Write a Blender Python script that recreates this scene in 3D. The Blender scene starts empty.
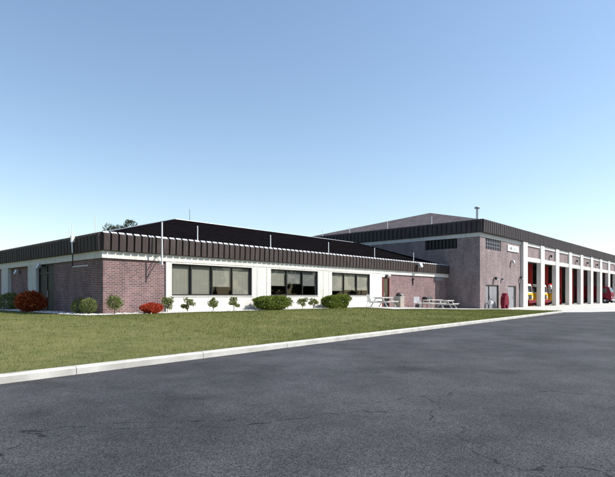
import bpy, math, random
import numpy as np
from mathutils import Vector, Matrix

R = math.radians
SC = bpy.context.scene
COL = SC.collection
rnd = random.Random(7)

# ------------------------------------------------------------------ camera
cam = bpy.data.cameras.new('camera')
cam_o = bpy.data.objects.new('camera', cam)
COL.objects.link(cam_o)
cam.sensor_fit = 'HORIZONTAL'
cam.sensor_width = 36.0
cam.lens = 496.3 / 615.0 * 36.0
cam.shift_y = 57.1 / 615.0
cam.clip_start = 0.1
cam.clip_end = 5000
cam_o.location = (-10.916, -23.197, 0.9)
cam_o.rotation_euler = (R(90), 0, -0.832)
SC.camera = cam_o

# ------------------------------------------------------------------ sky, sun, exposure
SUN_EL, SUN_AZ = R(46), R(142.4)           # azimuth measured clockwise from +Y
world = bpy.data.worlds.new('World')
SC.world = world
world.use_nodes = True
wn = world.node_tree.nodes
bg = wn['Background']
sky = wn.new('ShaderNodeTexSky')
sky.sky_type = 'NISHITA'
sky.sun_disc = False
sky.sun_elevation = SUN_EL
sky.sun_rotation = SUN_AZ
sky.altitude = 0
sky.air_density = 1.25
sky.dust_density = 0.6
sky.ozone_density = 1.6
world.node_tree.links.new(sky.outputs[0], bg.inputs[0])
bg.inputs[1].default_value = 0.135
sun_d = bpy.data.lights.new('sun', 'SUN')
sun_d.energy = 5.0
sun_d.angle = R(0.5)
sun_d.color = (1.0, 0.95, 0.87)
sun_o = bpy.data.objects.new('sun', sun_d)
COL.objects.link(sun_o)
sun_dir = Vector((math.sin(SUN_AZ) * math.cos(SUN_EL), math.cos(SUN_AZ) * math.cos(SUN_EL), math.sin(SUN_EL)))
sun_o.rotation_euler = sun_dir.to_track_quat('Z', 'Y').to_euler()
sun_o.location = sun_dir * 60
SC.view_settings.view_transform = 'Standard'
SC.view_settings.look = 'None'
SC.view_settings.exposure = 0.45
SC.view_settings.gamma = 1.0

# ------------------------------------------------------------------ helpers
class MB:
    """collects shapes, then links them as one mesh object"""
    def __init__(s):
        s.v = []; s.f = []; s.m = []; s.sm = []
    def add(s, vs, fs, mi=0, smooth=False):
        o = len(s.v)
        s.v += [tuple(p) for p in vs]
        for f in fs:
            s.f.append(tuple(i + o for i in f)); s.m.append(mi); s.sm.append(smooth)
        return s
    def box(s, x0, x1, y0, y1, z0, z1, mi=0):
        vs = [(x0,y0,z0),(x1,y0,z0),(x1,y1,z0),(x0,y1,z0),(x0,y0,z1),(x1,y0,z1),(x1,y1,z1),(x0,y1,z1)]
        return s.add(vs, [(0,3,2,1),(4,5,6,7),(0,1,5,4),(1,2,6,5),(2,3,7,6),(3,0,4,7)], mi)
    def obox(s, c, size, rot=(0,0,0), mi=0):
        from mathutils import Euler
        M = Euler(rot).to_matrix(); hx, hy, hz = size[0]/2, size[1]/2, size[2]/2
        vs = [Vector(c) + M @ Vector(p) for p in [(-hx,-hy,-hz),(hx,-hy,-hz),(hx,hy,-hz),(-hx,hy,-hz),(-hx,-hy,hz),(hx,-hy,hz),(hx,hy,hz),(-hx,hy,hz)]]
        return s.add(vs, [(0,3,2,1),(4,5,6,7),(0,1,5,4),(1,2,6,5),(2,3,7,6),(3,0,4,7)], mi)
    def tube(s, p0, p1, r0, r1=None, n=10, mi=0, cap=True):
        r1 = r0 if r1 is None else r1
        p0 = Vector(p0); p1 = Vector(p1); d = (p1 - p0).normalized()
        a = d.orthogonal().normalized(); b = d.cross(a)
        vs = []
        for p, r in ((p0, r0), (p1, r1)):
            for k in range(n):
                t = 2*math.pi*k/n
                vs.append(p + a*(r*math.cos(t)) + b*(r*math.sin(t)))
        s.add(vs, [(k, (k+1)%n, n+(k+1)%n, n+k) for k in range(n)], mi, True)
        if cap:
            s.add(vs[:n], [tuple(range(n))[::-1]], mi); s.add(vs[n:], [tuple(range(n))], mi)
        return s
    def lathe(s, c, prof, n=16, mi=0, axis='Z'):
        vs = []
        for r, h in prof:
            for k in range(n):
                t = 2*math.pi*k/n
                q = (r*math.cos(t), r*math.sin(t), h)
                if axis == 'Y': q = (q[0], q[2], q[1])
                if axis == 'X': q = (q[2], q[0], q[1])
                vs.append((c[0]+q[0], c[1]+q[1], c[2]+q[2]))
        fs = []
        for j in range(len(prof)-1):
            for k in range(n):
                fs.append((j*n+k, j*n+(k+1)%n, (j+1)*n+(k+1)%n, (j+1)*n+k))
        return s.add(vs, fs, mi, True)
    def prism(s, poly, axis, a0, a1, mi=0):
        """poly of 2-D points swept along an axis from a0 to a1"""
        def P(p, a):
            return {'X': (a, p[0], p[1]), 'Y': (p[0], a, p[1]), 'Z': (p[0], p[1], a)}[axis]
        n = len(poly)
        vs = [P(p, a0) for p in poly] + [P(p, a1) for p in poly]
        fs = [(k, (k+1)%n, n+(k+1)%n, n+k) for k in range(n)] + [tuple(range(n))[::-1], tuple(range(n, 2*n))]
        return s.add(vs, fs, mi)
    def build(s, name, mats, parent=None, bevel=0, loc=None, fixn=True):
        me = bpy.data.meshes.new(name)
        me.from_pydata(s.v, [], s.f)
        mats = mats if isinstance(mats, (list, tuple)) else [mats]
        for m in mats: me.materials.append(m)
        me.polygons.foreach_set('material_index', s.m)
        me.polygons.foreach_set('use_smooth', s.sm)
        me.update()
        if fixn:
            import bmesh
            b = bmesh.new(); b.from_mesh(me)
            bmesh.ops.recalc_face_normals(b, faces=b.faces); b.to_mesh(me); b.free()
        o = bpy.data.objects.new(name, me); COL.objects.link(o)
        if parent: o.parent = parent
        if loc: o.location = loc
        if bevel:
            mod = o.modifiers.new('bevel', 'BEVEL'); mod.width = bevel; mod.segments = 2; mod.limit_method = 'ANGLE'
        return o

def tag(o, label=None, cat=None, group=None, kind=None):
    if label: o['label'] = label
    if cat: o['category'] = cat
    if group: o['group'] = group
    if kind: o['kind'] = kind
    return o

def thing(name, loc, label, cat, group=None, rz=0):
    o = bpy.data.objects.new(name, None); COL.objects.link(o)
    o.empty_display_size = 0.3
    o.location = loc; o.rotation_euler = (0, 0, rz)
    return tag(o, label, cat, group)

def copy_tree(o, loc, label, rz=None):
    c = o.copy(); COL.objects.link(c); c.location = loc
    if rz is not None: c.rotation_euler = (0, 0, rz)
    c['label'] = label
    for ch in list(o.children):
        d = ch.copy(); COL.objects.link(d); d.parent = c
        for g in list(ch.children):
            e = g.copy(); COL.objects.link(e); e.parent = d
    return c

# ------------------------------------------------------------------ materials
def nt(name):
    m = bpy.data.materials.new(name); m.use_nodes = True
    t = m.node_tree
    return m, t, t.nodes['Principled BSDF']

def node(t, typ, **kw):
    n = t.nodes.new(typ)
    for k, v in kw.items(): setattr(n, k, v)
    return n

def plain(name, col, rough=0.6, metal=0.0, var=0.12, scale=3.0, bump=0.0, bscale=60.0, spec=0.5):
    """a single-colour surface with mild mottling"""
    m, t, p = nt(name)
    tc = node(t, 'ShaderNodeTexCoord')
    nz = node(t, 'ShaderNodeTexNoise'); nz.inputs['Scale'].default_value = scale; nz.inputs['Detail'].default_value = 6
    t.links.new(tc.outputs['Object'], nz.inputs['Vector'])
    rp = node(t, 'ShaderNodeValToRGB')
    rp.color_ramp.elements[0].position = 0.3; rp.color_ramp.elements[1].position = 0.7
    a = [c*(1-var) for c in col]; b = [min(1, c*(1+var)) for c in col]
    rp.color_ramp.elements[0].color = (*a, 1); rp.color_ramp.elements[1].color = (*b, 1)
    t.links.new(nz.outputs['Fac'], rp.inputs['Fac'])
    t.links.new(rp.outputs['Color'], p.inputs['Base Color'])
    p.inputs['Roughness'].default_value = rough; p.inputs['Metallic'].default_value = metal
    p.inputs['Specular IOR Level'].default_value = spec
    if bump:
        n2 = node(t, 'ShaderNodeTexNoise'); n2.inputs['Scale'].default_value = bscale; n2.inputs['Detail'].default_value = 4
        t.links.new(tc.outputs['Object'], n2.inputs['Vector'])
        bp = node(t, 'ShaderNodeBump'); bp.inputs['Strength'].default_value = bump; bp.inputs['Distance'].default_value = 0.02
        t.links.new(n2.outputs['Fac'], bp.inputs['Height']); t.links.new(bp.outputs['Normal'], p.inputs['Normal'])
    return m

def streaked(name, col, dirt, amt, rough=0.85, bump=0.15, spec=0.3, sx=5.0, sz=0.5, metal=0.0):
    """painted wall or sheet metal with rain streaks and blotches"""
    m = plain(name, col, rough, metal, var=0.05, scale=1.2, bump=bump, bscale=90, spec=spec)
    t = m.node_tree; p = t.nodes['Principled BSDF']; src = p.inputs['Base Color'].links[0].from_socket
    tc = node(t, 'ShaderNodeTexCoord'); mp = node(t, 'ShaderNodeMapping'); mp.inputs['Scale'].default_value = (sx, sx, sz)
    t.links.new(tc.outputs['Object'], mp.inputs['Vector'])
    nz = node(t, 'ShaderNodeTexNoise'); nz.inputs['Scale'].default_value = 1.0; nz.inputs['Detail'].default_value = 9; nz.inputs['Roughness'].default_value = 0.65
    t.links.new(mp.outputs[0], nz.inputs['Vector'])
    mr = node(t, 'ShaderNodeMapRange'); mr.inputs['From Min'].default_value = 0.48; mr.inputs['From Max'].default_value = 0.75; mr.inputs['To Max'].default_value = amt
    t.links.new(nz.outputs['Fac'], mr.inputs[0])
    mx = node(t, 'ShaderNodeMix', data_type='RGBA'); mx.inputs['B'].default_value = (*dirt, 1)
    t.links.new(src, mx.inputs['A']); t.links.new(mr.outputs[0], mx.inputs['Factor']); t.links.new(mx.outputs['Result'], p.inputs['Base Color'])
    return m

def brick_mat(name, c1, c2, mortar):
    m, t, p = nt(name)
    tc = node(t, 'ShaderNodeTexCoord')
    sp = node(t, 'ShaderNodeSeparateXYZ'); t.links.new(tc.outputs['Object'], sp.inputs[0])
    ad = node(t, 'ShaderNodeMath', operation='ADD'); t.links.new(sp.outputs['X'], ad.inputs[0]); t.links.new(sp.outputs['Y'], ad.inputs[1])
    cb = node(t, 'ShaderNodeCombineXYZ'); t.links.new(ad.outputs[0], cb.inputs['X']); t.links.new(sp.outputs['Z'], cb.inputs['Y'])
    bk = node(t, 'ShaderNodeTexBrick')
    bk.inputs['Scale'].default_value = 1.0
    bk.inputs['Brick Width'].default_value = 0.26; bk.inputs['Row Height'].default_value = 0.088
    bk.inputs['Mortar Size'].default_value = 0.011; bk.inputs['Mortar Smooth'].default_value = 0.2
    bk.inputs['Bias'].default_value = -0.1
    bk.inputs['Color1'].default_value = (*c1, 1); bk.inputs['Color2'].default_value = (*c2, 1); bk.inputs['Mortar'].default_value = (*mortar, 1)
    t.links.new(cb.outputs[0], bk.inputs['Vector'])
    nz = node(t, 'ShaderNodeTexNoise'); nz.inputs['Scale'].default_value = 1.0; nz.inputs['Detail'].default_value = 10; nz.inputs['Roughness'].default_value = 0.7
    sv = node(t, 'ShaderNodeMapping'); sv.inputs['Scale'].default_value = (1.3, 1.3, 0.55)
    t.links.new(tc.outputs['Object'], sv.inputs['Vector']); t.links.new(sv.outputs[0], nz.inputs['Vector'])
    mp = node(t, 'ShaderNodeMapRange'); mp.inputs['From Min'].default_value = 0.3; mp.inputs['From Max'].default_value = 0.7
    mp.inputs['To Min'].default_value = 0.68; mp.inputs['To Max'].default_value = 1.25
    t.links.new(nz.outputs['Fac'], mp.inputs[0])
    mx = node(t, 'ShaderNodeMix', data_type='RGBA', blend_type='MULTIPLY'); mx.inputs['Factor'].default_value = 1
    t.links.new(bk.outputs['Color'], mx.inputs['A']); t.links.new(mp.outputs[0], mx.inputs['B'])
    t.links.new(mx.outputs['Result'], p.inputs['Base Color'])
    p.inputs['Roughness'].default_value = 0.9; p.inputs['Specular IOR Level'].default_value = 0.2
    bp = node(t, 'ShaderNodeBump'); bp.inputs['Strength'].default_value = 0.6; bp.inputs['Distance'].default_value = 0.008; bp.invert = True
    t.links.new(bk.outputs['Fac'], bp.inputs['Height']); t.links.new(bp.outputs['Normal'], p.inputs['Normal'])
    return m

def ground_mat(name, cols, scales, rough=0.95, bump=0.3, bscale=120, bdist=0.01):
    """three colours mixed by two noises, plus fine relief, in world metres"""
    m, t, p = nt(name)
    ge = node(t, 'ShaderNodeNewGeometry')
    def nz(s, d=8):
        n = node(t, 'ShaderNodeTexNoise'); n.inputs['Scale'].default_value = s; n.inputs['Detail'].default_value = d
        n.inputs['Roughness'].default_value = 0.6
        t.links.new(ge.outputs['Position'], n.inputs['Vector'])
        r = node(t, 'ShaderNodeMapRange'); r.inputs['From Min'].default_value = 0.38; r.inputs['From Max'].default_value = 0.62
        t.links.new(n.outputs['Fac'], r.inputs[0]); return r.outputs[0]
    m1 = node(t, 'ShaderNodeMix', data_type='RGBA'); m1.inputs['A'].default_value = (*cols[0], 1); m1.inputs['B'].default_value = (*cols[1], 1)
    t.links.new(nz(scales[0]), m1.inputs['Factor'])
    m2 = node(t, 'ShaderNodeMix', data_type='RGBA'); m2.inputs['B'].default_value = (*cols[2], 1)
    t.links.new(m1.outputs['Result'], m2.inputs['A'])
    h = node(t, 'ShaderNodeMath', operation='MULTIPLY'); h.inputs[1].default_value = 0.6
    t.links.new(nz(scales[1]), h.inputs[0]); t.links.new(h.outputs[0], m2.inputs['Factor'])
    t.links.new(m2.outputs['Result'], p.inputs['Base Color'])
    p.inputs['Roughness'].default_value = rough; p.inputs['Specular IOR Level'].default_value = 0.25
    b = node(t, 'ShaderNodeTexNoise'); b.inputs['Scale'].default_value = bscale; b.inputs['Detail'].default_value = 3
    t.links.new(ge.outputs['Position'], b.inputs['Vector'])
    bp = node(t, 'ShaderNodeBump'); bp.inputs['Strength'].default_value = bump; bp.inputs['Distance'].default_value = bdist
    t.links.new(b.outputs['Fac'], bp.inputs['Height']); t.links.new(bp.outputs['Normal'], p.inputs['Normal'])
    return m

def leaf_mat(name, a, b, c=None, scale=9.0, rough=0.6):
    """leaf colour varied leaf by leaf (per-face random value stored on the mesh)"""
    m, t, p = nt(name)
    at = node(t, 'ShaderNodeAttribute'); at.attribute_name = 'leaf_tone'
    rp = node(t, 'ShaderNodeValToRGB')
    rp.color_ramp.elements[0].color = (*a, 1); rp.color_ramp.elements[1].color = (*b, 1)
    if c:
        e = rp.color_ramp.elements.new(0.85); e.color = (*b, 1); rp.color_ramp.elements[-1].color = (*c, 1)
    t.links.new(at.outputs['Fac'], rp.inputs['Fac'])
    t.links.new(rp.outputs['Color'], p.inputs['Base Color'])
    p.inputs['Roughness'].default_value = rough; p.inputs['Specular IOR Level'].default_value = 0.15
    tl = node(t, 'ShaderNodeBsdfTranslucent'); t.links.new(rp.outputs['Color'], tl.inputs['Color'])
    mx = node(t, 'ShaderNodeMixShader'); mx.inputs[0].default_value = 0.35
    t.links.new(p.outputs[0], mx.inputs[1]); t.links.new(tl.outputs[0], mx.inputs[2])
    t.links.new(mx.outputs[0], t.nodes['Material Output'].inputs[0])
    return m

def glass_mat():
    m, t, p = nt('window_glass')
    t.nodes.remove(p)
    out = t.nodes['Material Output']
    tr = node(t, 'ShaderNodeBsdfTransparent'); tr.inputs['Color'].default_value = (0.93, 0.95, 0.93, 1)
    gl = node(t, 'ShaderNodeBsdfGlossy'); gl.inputs['Roughness'].default_value = 0.02; gl.inputs['Color'].default_value = (0.9, 0.95, 1, 1)
    fr = node(t, 'ShaderNodeFresnel'); fr.inputs['IOR'].default_value = 1.5
    ge = node(t, 'ShaderNodeNewGeometry')
    sb = node(t, 'ShaderNodeMath', operation='SUBTRACT'); sb.inputs[0].default_value = 1.0; t.links.new(ge.outputs['Backfacing'], sb.inputs[1])
    ml = node(t, 'ShaderNodeMath', operation='MULTIPLY'); t.links.new(fr.outputs[0], ml.inputs[0]); t.links.new(sb.outputs[0], ml.inputs[1])
    mx = node(t, 'ShaderNodeMixShader')
    t.links.new(ml.outputs[0], mx.inputs[0]); t.links.new(tr.outputs[0], mx.inputs[1]); t.links.new(gl.outputs[0], mx.inputs[2])
    t.links.new(mx.outputs[0], out.inputs[0])
    return m

M = {}
M['brick'] = brick_mat('red_brick', (0.215,0.118,0.112), (0.108,0.063,0.068), (0.35,0.305,0.30))
M['brick_pale'] = brick_mat('pale_brick', (0.245,0.183,0.182), (0.155,0.112,0.116), (0.34,0.305,0.302))
M['white'] = streaked('white_stucco', (0.66,0.64,0.60), (0.40,0.37,0.33), 0.6)
M['pier'] = streaked('pier_stucco', (0.58,0.58,0.56), (0.36,0.35,0.33), 0.7)
M['fascia'] = streaked('brown_standing_seam_metal', (0.060,0.047,0.045), (0.11,0.093,0.088), 0.6, 0.6, 0.0, 0.12, 3.5, 0.8)
M['fascia_far'] = streaked('grey_brown_standing_seam_metal', (0.058,0.050,0.053), (0.11,0.097,0.10), 0.6, 0.6, 0.0, 0.12, 3.0, 0.8)
M['cap'] = plain('galvanised_flashing', (0.62,0.63,0.64), 0.35, 0.3, var=0.1, scale=4)
def shingle_mat(name, c1, c2):
    m = brick_mat(name, c1, c2, [v*0.45 for v in c1])
    for n in m.node_tree.nodes:
        if n.type == 'TEX_BRICK':
            n.inputs['Brick Width'].default_value = 0.34; n.inputs['Row Height'].default_value = 0.045; n.inputs['Mortar Size'].default_value = 0.004
    m.node_tree.nodes['Principled BSDF'].inputs['Specular IOR Level'].default_value = 0.0
    return m
M['shingle_dark'] = shingle_mat('dark_roof_shingle', (0.0085,0.0072,0.0085), (0.0050,0.0045,0.0052))
M['shingle'] = shingle_mat('grey_roof_shingle', (0.135,0.120,0.128), (0.085,0.077,0.083))
M['frame'] = plain('dark_bronze_frame', (0.018,0.016,0.016), 0.45, 0.2)
M['glass'] = glass_mat()
M['dark_glass'] = plain('dark_tinted_glass', (0.012,0.013,0.016), 0.04, var=0.05, spec=0.6)
M['blind'] = plain('beige_roller_blind', (0.215,0.205,0.175), 0.9, var=0.05, scale=2)
M['blind_grey'] = plain('grey_roller_blind', (0.125,0.125,0.12), 0.9, var=0.05, scale=2)
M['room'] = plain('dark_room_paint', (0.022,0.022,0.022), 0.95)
M['concrete'] = plain('pale_concrete', (0.46,0.45,0.42), 0.9, var=0.09, scale=0.7, bump=0.2, bscale=70)
M['kerb'] = plain('kerb_concrete', (0.44,0.43,0.40), 0.9, var=0.2, scale=2.2, bump=0.3, bscale=60)
M['gravel'] = plain('white_gravel', (0.55,0.53,0.50), 0.95, var=0.3, scale=30, bump=1.0, bscale=35)
M['pebble'] = plain('white_pebble', (0.66,0.64,0.60), 0.9, var=0.2, scale=6)
M['steel'] = plain('galvanised_steel', (0.50,0.52,0.54), 0.4, 0.6, var=0.12)
M['white_metal'] = plain('white_painted_metal', (0.78,0.79,0.80), 0.4, var=0.05)
M['black'] = plain('black_metal', (0.012,0.012,0.013), 0.5)
M['rust'] = plain('red_brown_door_paint', (0.11,0.018,0.018), 0.5)
M['grey_door'] = plain('grey_door_paint', (0.22,0.22,0.24), 0.55, var=0.08)
M['red_door'] = plain('red_door_leaf_paint', (0.33,0.022,0.018), 0.55)
M['crimson'] = plain('dark_crimson_paint', (0.15,0.006,0.020), 0.6, var=0.15, spec=0.2)
M['truck_red'] = plain('fire_engine_red', (0.50,0.02,0.02), 0.25)
M['truck_yellow'] = plain('fire_engine_yellow', (0.80,0.42,0.02), 0.3)
M['truck_white'] = plain('fire_engine_white', (0.80,0.80,0.78), 0.3)
M['tyre'] = plain('tyre_rubber', (0.02,0.02,0.02), 0.85)
M['lens'] = plain('lamp_lens', (0.75,0.75,0.72), 0.15)
M['wood'] = plain('weathered_white_wood', (0.60,0.59,0.56), 0.8, var=0.14, scale=5)
M['bark'] = plain('bark', (0.10,0.075,0.05), 0.95, var=0.3, scale=14, bump=0.6, bscale=40)
M['aggregate'] = plain('exposed_aggregate', (0.36,0.31,0.27), 0.95, var=0.25, scale=40, bump=0.6, bscale=60)
M['bin_lid'] = plain('dark_brown_plastic', (0.035,0.018,0.018), 0.5)
M['lawn'] = ground_mat('lawn_turf', [(0.090,0.105,0.028),(0.145,0.150,0.045),(0.20,0.18,0.075)], [0.55, 2.6], bump=0.9, bscale=55, bdist=0.03)
M['asphalt'] = ground_mat('asphalt', [(0.026,0.027,0.032),(0.036,0.036,0.041),(0.060,0.059,0.060)], [0.35, 55.0], rough=0.85, bump=0.5, bscale=160, bdist=0.006)
def weather_asphalt(m):
    t = m.node_tree; p = t.nodes['Principled BSDF']
    src = p.inputs['Base Color'].links[0].from_socket
    ge = node(t, 'ShaderNodeNewGeometry')
    wz = node(t, 'ShaderNodeTexNoise'); wz.inputs['Scale'].default_value = 0.8; wz.inputs['Detail'].default_value = 6
    t.links.new(ge.outputs['Position'], wz.inputs['Vector'])
    wm = node(t, 'ShaderNodeVectorMath', operation='MULTIPLY_ADD'); wm.inputs[1].default_value = (1.6, 1.6, 0); 
    t.links.new(wz.outputs['Color'], wm.inputs[0]); t.links.new(ge.outputs['Position'], wm.inputs[2])
    vo = node(t, 'ShaderNodeTexVoronoi', feature='DISTANCE_TO_EDGE'); vo.inputs['Scale'].default_value = 0.16
    t.links.new(wm.outputs[0], vo.inputs['Vector'])
    fz = node(t, 'ShaderNodeTexNoise'); fz.inputs['Scale'].default_value = 7.0; fz.inputs['Detail'].default_value = 8; t.links.new(ge.outputs['Position'], fz.inputs['Vector'])
    fm = node(t, 'ShaderNodeMath', operation='MULTIPLY_ADD'); fm.inputs[1].default_value = 0.010; fm.inputs[2].default_value = -0.0045; t.links.new(fz.outputs['Fac'], fm.inputs[0])
    vd = node(t, 'ShaderNodeMath', operation='ADD'); t.links.new(vo.outputs['Distance'], vd.inputs[0]); t.links.new(fm.outputs[0], vd.inputs[1])
    cr = node(t, 'ShaderNodeMapRange'); cr.inputs['From Min'].default_value = 0.0008; cr.inputs['From Max'].default_value = 0.0024
    cr.inputs['To Min'].default_value = 0.30; cr.inputs['To Max'].default_value = 1.0
    t.links.new(vd.outputs[0], cr.inputs[0])
    bl = node(t, 'ShaderNodeTexNoise'); bl.inputs['Scale'].default_value = 0.55; bl.inputs['Detail'].default_value = 9; bl.inputs['Roughness'].default_value = 0.7
    t.links.new(ge.outputs['Position'], bl.inputs['Vector'])
    bm = node(t, 'ShaderNodeMapRange'); bm.inputs['From Min'].default_value = 0.35; bm.inputs['From Max'].default_value = 0.66
    bm.inputs['To Min'].default_value = 0.62; bm.inputs['To Max'].default_value = 1.45
    t.links.new(bl.outputs['Fac'], bm.inputs[0])
    st = node(t, 'ShaderNodeTexVoronoi'); st.inputs['Scale'].default_value = 90.0; t.links.new(ge.outputs['Position'], st.inputs['Vector'])
    sm = node(t, 'ShaderNodeSeparateColor'); t.links.new(st.outputs['Color'], sm.inputs[0])
    sr = node(t, 'ShaderNodeMapRange'); sr.inputs['To Min'].default_value = 0.35; sr.inputs['To Max'].default_value = 1.9; t.links.new(sm.outputs[0], sr.inputs[0])
    a = node(t, 'ShaderNodeMath', operation='MULTIPLY'); t.links.new(cr.outputs[0], a.inputs[0]); t.links.new(bm.outputs[0], a.inputs[1])
    b = node(t, 'ShaderNodeMath', operation='MULTIPLY'); t.links.new(a.outputs[0], b.inputs[0]); t.links.new(sr.outputs[0], b.inputs[1])
    mx = node(t, 'ShaderNodeMix', data_type='RGBA', blend_type='MULTIPLY'); mx.inputs['Factor'].default_value = 1
    t.links.new(src, mx.inputs['A']); t.links.new(b.outputs[0], mx.inputs['B'])
    t.links.new(mx.outputs['Result'], p.inputs['Base Color'])
def oil_stains(m):
    t = m.node_tree; p = t.nodes['Principled BSDF']; src = p.inputs['Base Color'].links[0].from_socket
    ge = node(t, 'ShaderNodeNewGeometry')
    wz = node(t, 'ShaderNodeTexNoise'); wz.inputs['Scale'].default_value = 2.2; wz.inputs['Detail'].default_value = 6; t.links.new(ge.outputs['Position'], wz.inputs['Vector'])
    wm = node(t, 'ShaderNodeVectorMath', operation='MULTIPLY_ADD'); wm.inputs[1].default_value = (0.5, 0.5, 0); t.links.new(wz.outputs['Color'], wm.inputs[0]); t.links.new(ge.outputs['Position'], wm.inputs[2])
    vo = node(t, 'ShaderNodeTexVoronoi'); vo.inputs['Scale'].default_value = 0.42; t.links.new(wm.outputs[0], vo.inputs['Vector'])
    mr = node(t, 'ShaderNodeMapRange'); mr.inputs['From Min'].default_value = 0.05; mr.inputs['From Max'].default_value = 0.20; mr.inputs['To Min'].default_value = 0.62; mr.inputs['To Max'].default_value = 1.0
    t.links.new(vo.outputs['Distance'], mr.inputs[0])
    mx = node(t, 'ShaderNodeMix', data_type='RGBA', blend_type='MULTIPLY'); mx.inputs['Factor'].default_value = 1
    t.links.new(src, mx.inputs['A']); t.links.new(mr.outputs[0], mx.inputs['B']); t.links.new(mx.outputs['Result'], p.inputs['Base Color'])
weather_asphalt(M['asphalt'])
oil_stains(M['asphalt'])
M['field'] = ground_mat('field', [(0.05,0.06,0.02),(0.08,0.085,0.03),(0.10,0.10,0.04)], [0.05, 0.6])
M['blade'] = leaf_mat('grass_blade', (0.105,0.130,0.030), (0.215,0.230,0.066), (0.38,0.34,0.16))
M['leaf'] = leaf_mat('shrub_leaf', (0.105,0.135,0.040), (0.225,0.260,0.085), (0.33,0.34,0.13))
M['leaf_box'] = leaf_mat('boxwood_leaf', (0.085,0.120,0.018), (0.175,0.225,0.035), (0.28,0.31,0.07))
M['leaf_red'] = leaf_mat('red_azalea_leaf', (0.28,0.030,0.015), (0.52,0.075,0.035), (0.62,0.16,0.07))
M['leaf_rust'] = leaf_mat('rust_bush_leaf', (0.20,0.032,0.014), (0.48,0.10,0.030), (0.62,0.24,0.06))
M['leaf_tree'] = leaf_mat('tree_leaf', (0.02,0.03,0.014), (0.06,0.075,0.035))

# ------------------------------------------------------------------ terrain
def sstep(a, b, v):
    t = min(1, max(0, (v - a) / (b - a))); return t*t*(3 - 2*t)
def kerb_y(x): return -12.26 + (x - 14.0) * 0.0745
def ground_z(x, y):
    base = -0.39 * sstep(19, 36, x)
    t = sstep(0, 10.5, y - kerb_y(x))
    edge = -0.44
    return edge + (base - edge) * t

def sheet(name, xs, ys, zf, m, label_kind='structure', parent=None):
    vs = [(x, y(x) if callable(y) else y, 0) for y in ys for x in xs]
    vs = [(x, y, zf(x, y)) for x, y, _ in vs]
    n = len(xs)
    fs = [(j*n+i, j*n+i+1, (j+1)*n+i+1, (j+1)*n+i) for j in range(len(ys)-1) for i in range(n-1)]
    me = bpy.data.meshes.new(name); me.from_pydata(vs, [], fs); me.materials.append(m)
    me.polygons.foreach_set('use_smooth', [True]*len(fs)); me.update()
    o = bpy.data.objects.new(name, me); COL.objects.link(o)
    tag(o, kind=label_kind); return o

# far field
sheet('field', [-900, -200, 0, 200, 1200], [-900, -200, 0, 200, 1400], lambda x, y: -0.75, M['field'])
# asphalt road and driveway (flat sheet)
def road():
    xs = list(np.linspace(-90, 130, 45)); ys = list(np.linspace(-90, -8, 24))
    return sheet('road', xs, ys, lambda x, y: -0.56, M['asphalt'])
road()
# lawn from the kerb up to and around the buildings
LX = list(np.linspace(-90, -14, 16)) + list(np.linspace(-12, 36.0, 60))
def lrow(t): return lambda x: kerb_y(x) + 0.16 + t
LY = [lrow(t) for t in list(np.linspace(0, 14, 24)) + [17, 22, 30, 45, 70]]
sheet('lawn', LX, LY, ground_z, M['lawn'])
# concrete apron in front of the engine bays
apz = lambda x, y: -0.40 - 0.155 * min(1, max(0, (-3.3 - y) / (7.2 + 3.0 * min(1, max(0, (x - 36.0) / 4.0)))))
ap = sheet('apron', [36.0, 38.2, 42, 50, 60, 80, 110],
           [(lambda x, t=t: -3.2 - t * (7.3 + 3.0 * min(1, max(0, (x - 36.0) / 4.0)))) for t in (1, .8, .6, .4, .2, 0, -0.06)],
           apz, M['concrete'])
# patio slab by the back door and along the garage corner
MBp = MB()
pz = lambda x, y: ground_z(x, y) + 0.05
sheet('patio', list(np.linspace(18.6, 36.0, 20)), [-4.5, -3.4, -2.2, -1.1, -0.0], pz, M['concrete'])
# kerb: a real step with rounded tip, slabs separated by joints
kb = MB()
kx = -70.0
while kx < 35.2:
    x1 = min(kx + 3.0, 35.2)
    a, b = kx + 0.006, x1 - 0.006
    ya, yb = kerb_y(a), kerb_y(b)
    prof = [(-0.02, -0.75), (-0.02, -0.445), (0.015, -0.415), (0.17, -0.415), (0.17, -0.75)]
    vs = [(a, ya + p[0], p[1]) for p in prof] + [(b, yb + p[0], p[1]) for p in prof]
    n = len(prof)
    kb.add(vs, [(k, (k+1) % n, n+(k+1) % n, n+k) for k in range(n)] + [(4,3,2,1,0), (5,6,7,8,9)])
    kx = x1
# rounded tip of the kerb turning up to the apron edge
arc = [(35.2, kerb_y(35.2)), (35.75, kerb_y(35.2) + 0.10), (36.02, kerb_y(35.2) + 0.45), (36.05, kerb_y(35.2) + 1.1)]
for (xa, ya), (xb, yb) in zip(arc[:-1], arc[1:]):
    d = Vector((xb-xa, yb-ya, 0)).normalized(); nn = Vector((-d.y, d.x, 0)) * 0.17
    vs = [(xa,ya,-0.75),(xb,yb,-0.75),(xb+nn.x,yb+nn.y,-0.75),(xa+nn.x,ya+nn.y,-0.75)]
    vs += [(p[0],p[1],-0.417) for p in vs]
    kb.add(vs, [(0,3,2,1),(4,5,6,7),(0,1,5,4),(1,2,6,5),(2,3,7,6),(3,0,4,7)])
tag(kb.build('kerb', M['kerb']), kind='structure')
# gravel bed along the front and west walls
bz = lambda x, y: ground_z(x, y) + 0.03
sheet('gravel_bed', list(np.linspace(-1.3, 18.6, 60)),
      [(lambda x: -1.25 + 0.10*math.sin(x*1.7) + 0.06*math.sin(x*4.1)), -0.9, -0.5, 0.0], bz, M['gravel'])
sheet('gravel_bed', [-1.35, -0.9, -0.4, 0.0], list(np.linspace(0.0, 21.0, 30)), bz, M['gravel'])

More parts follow.
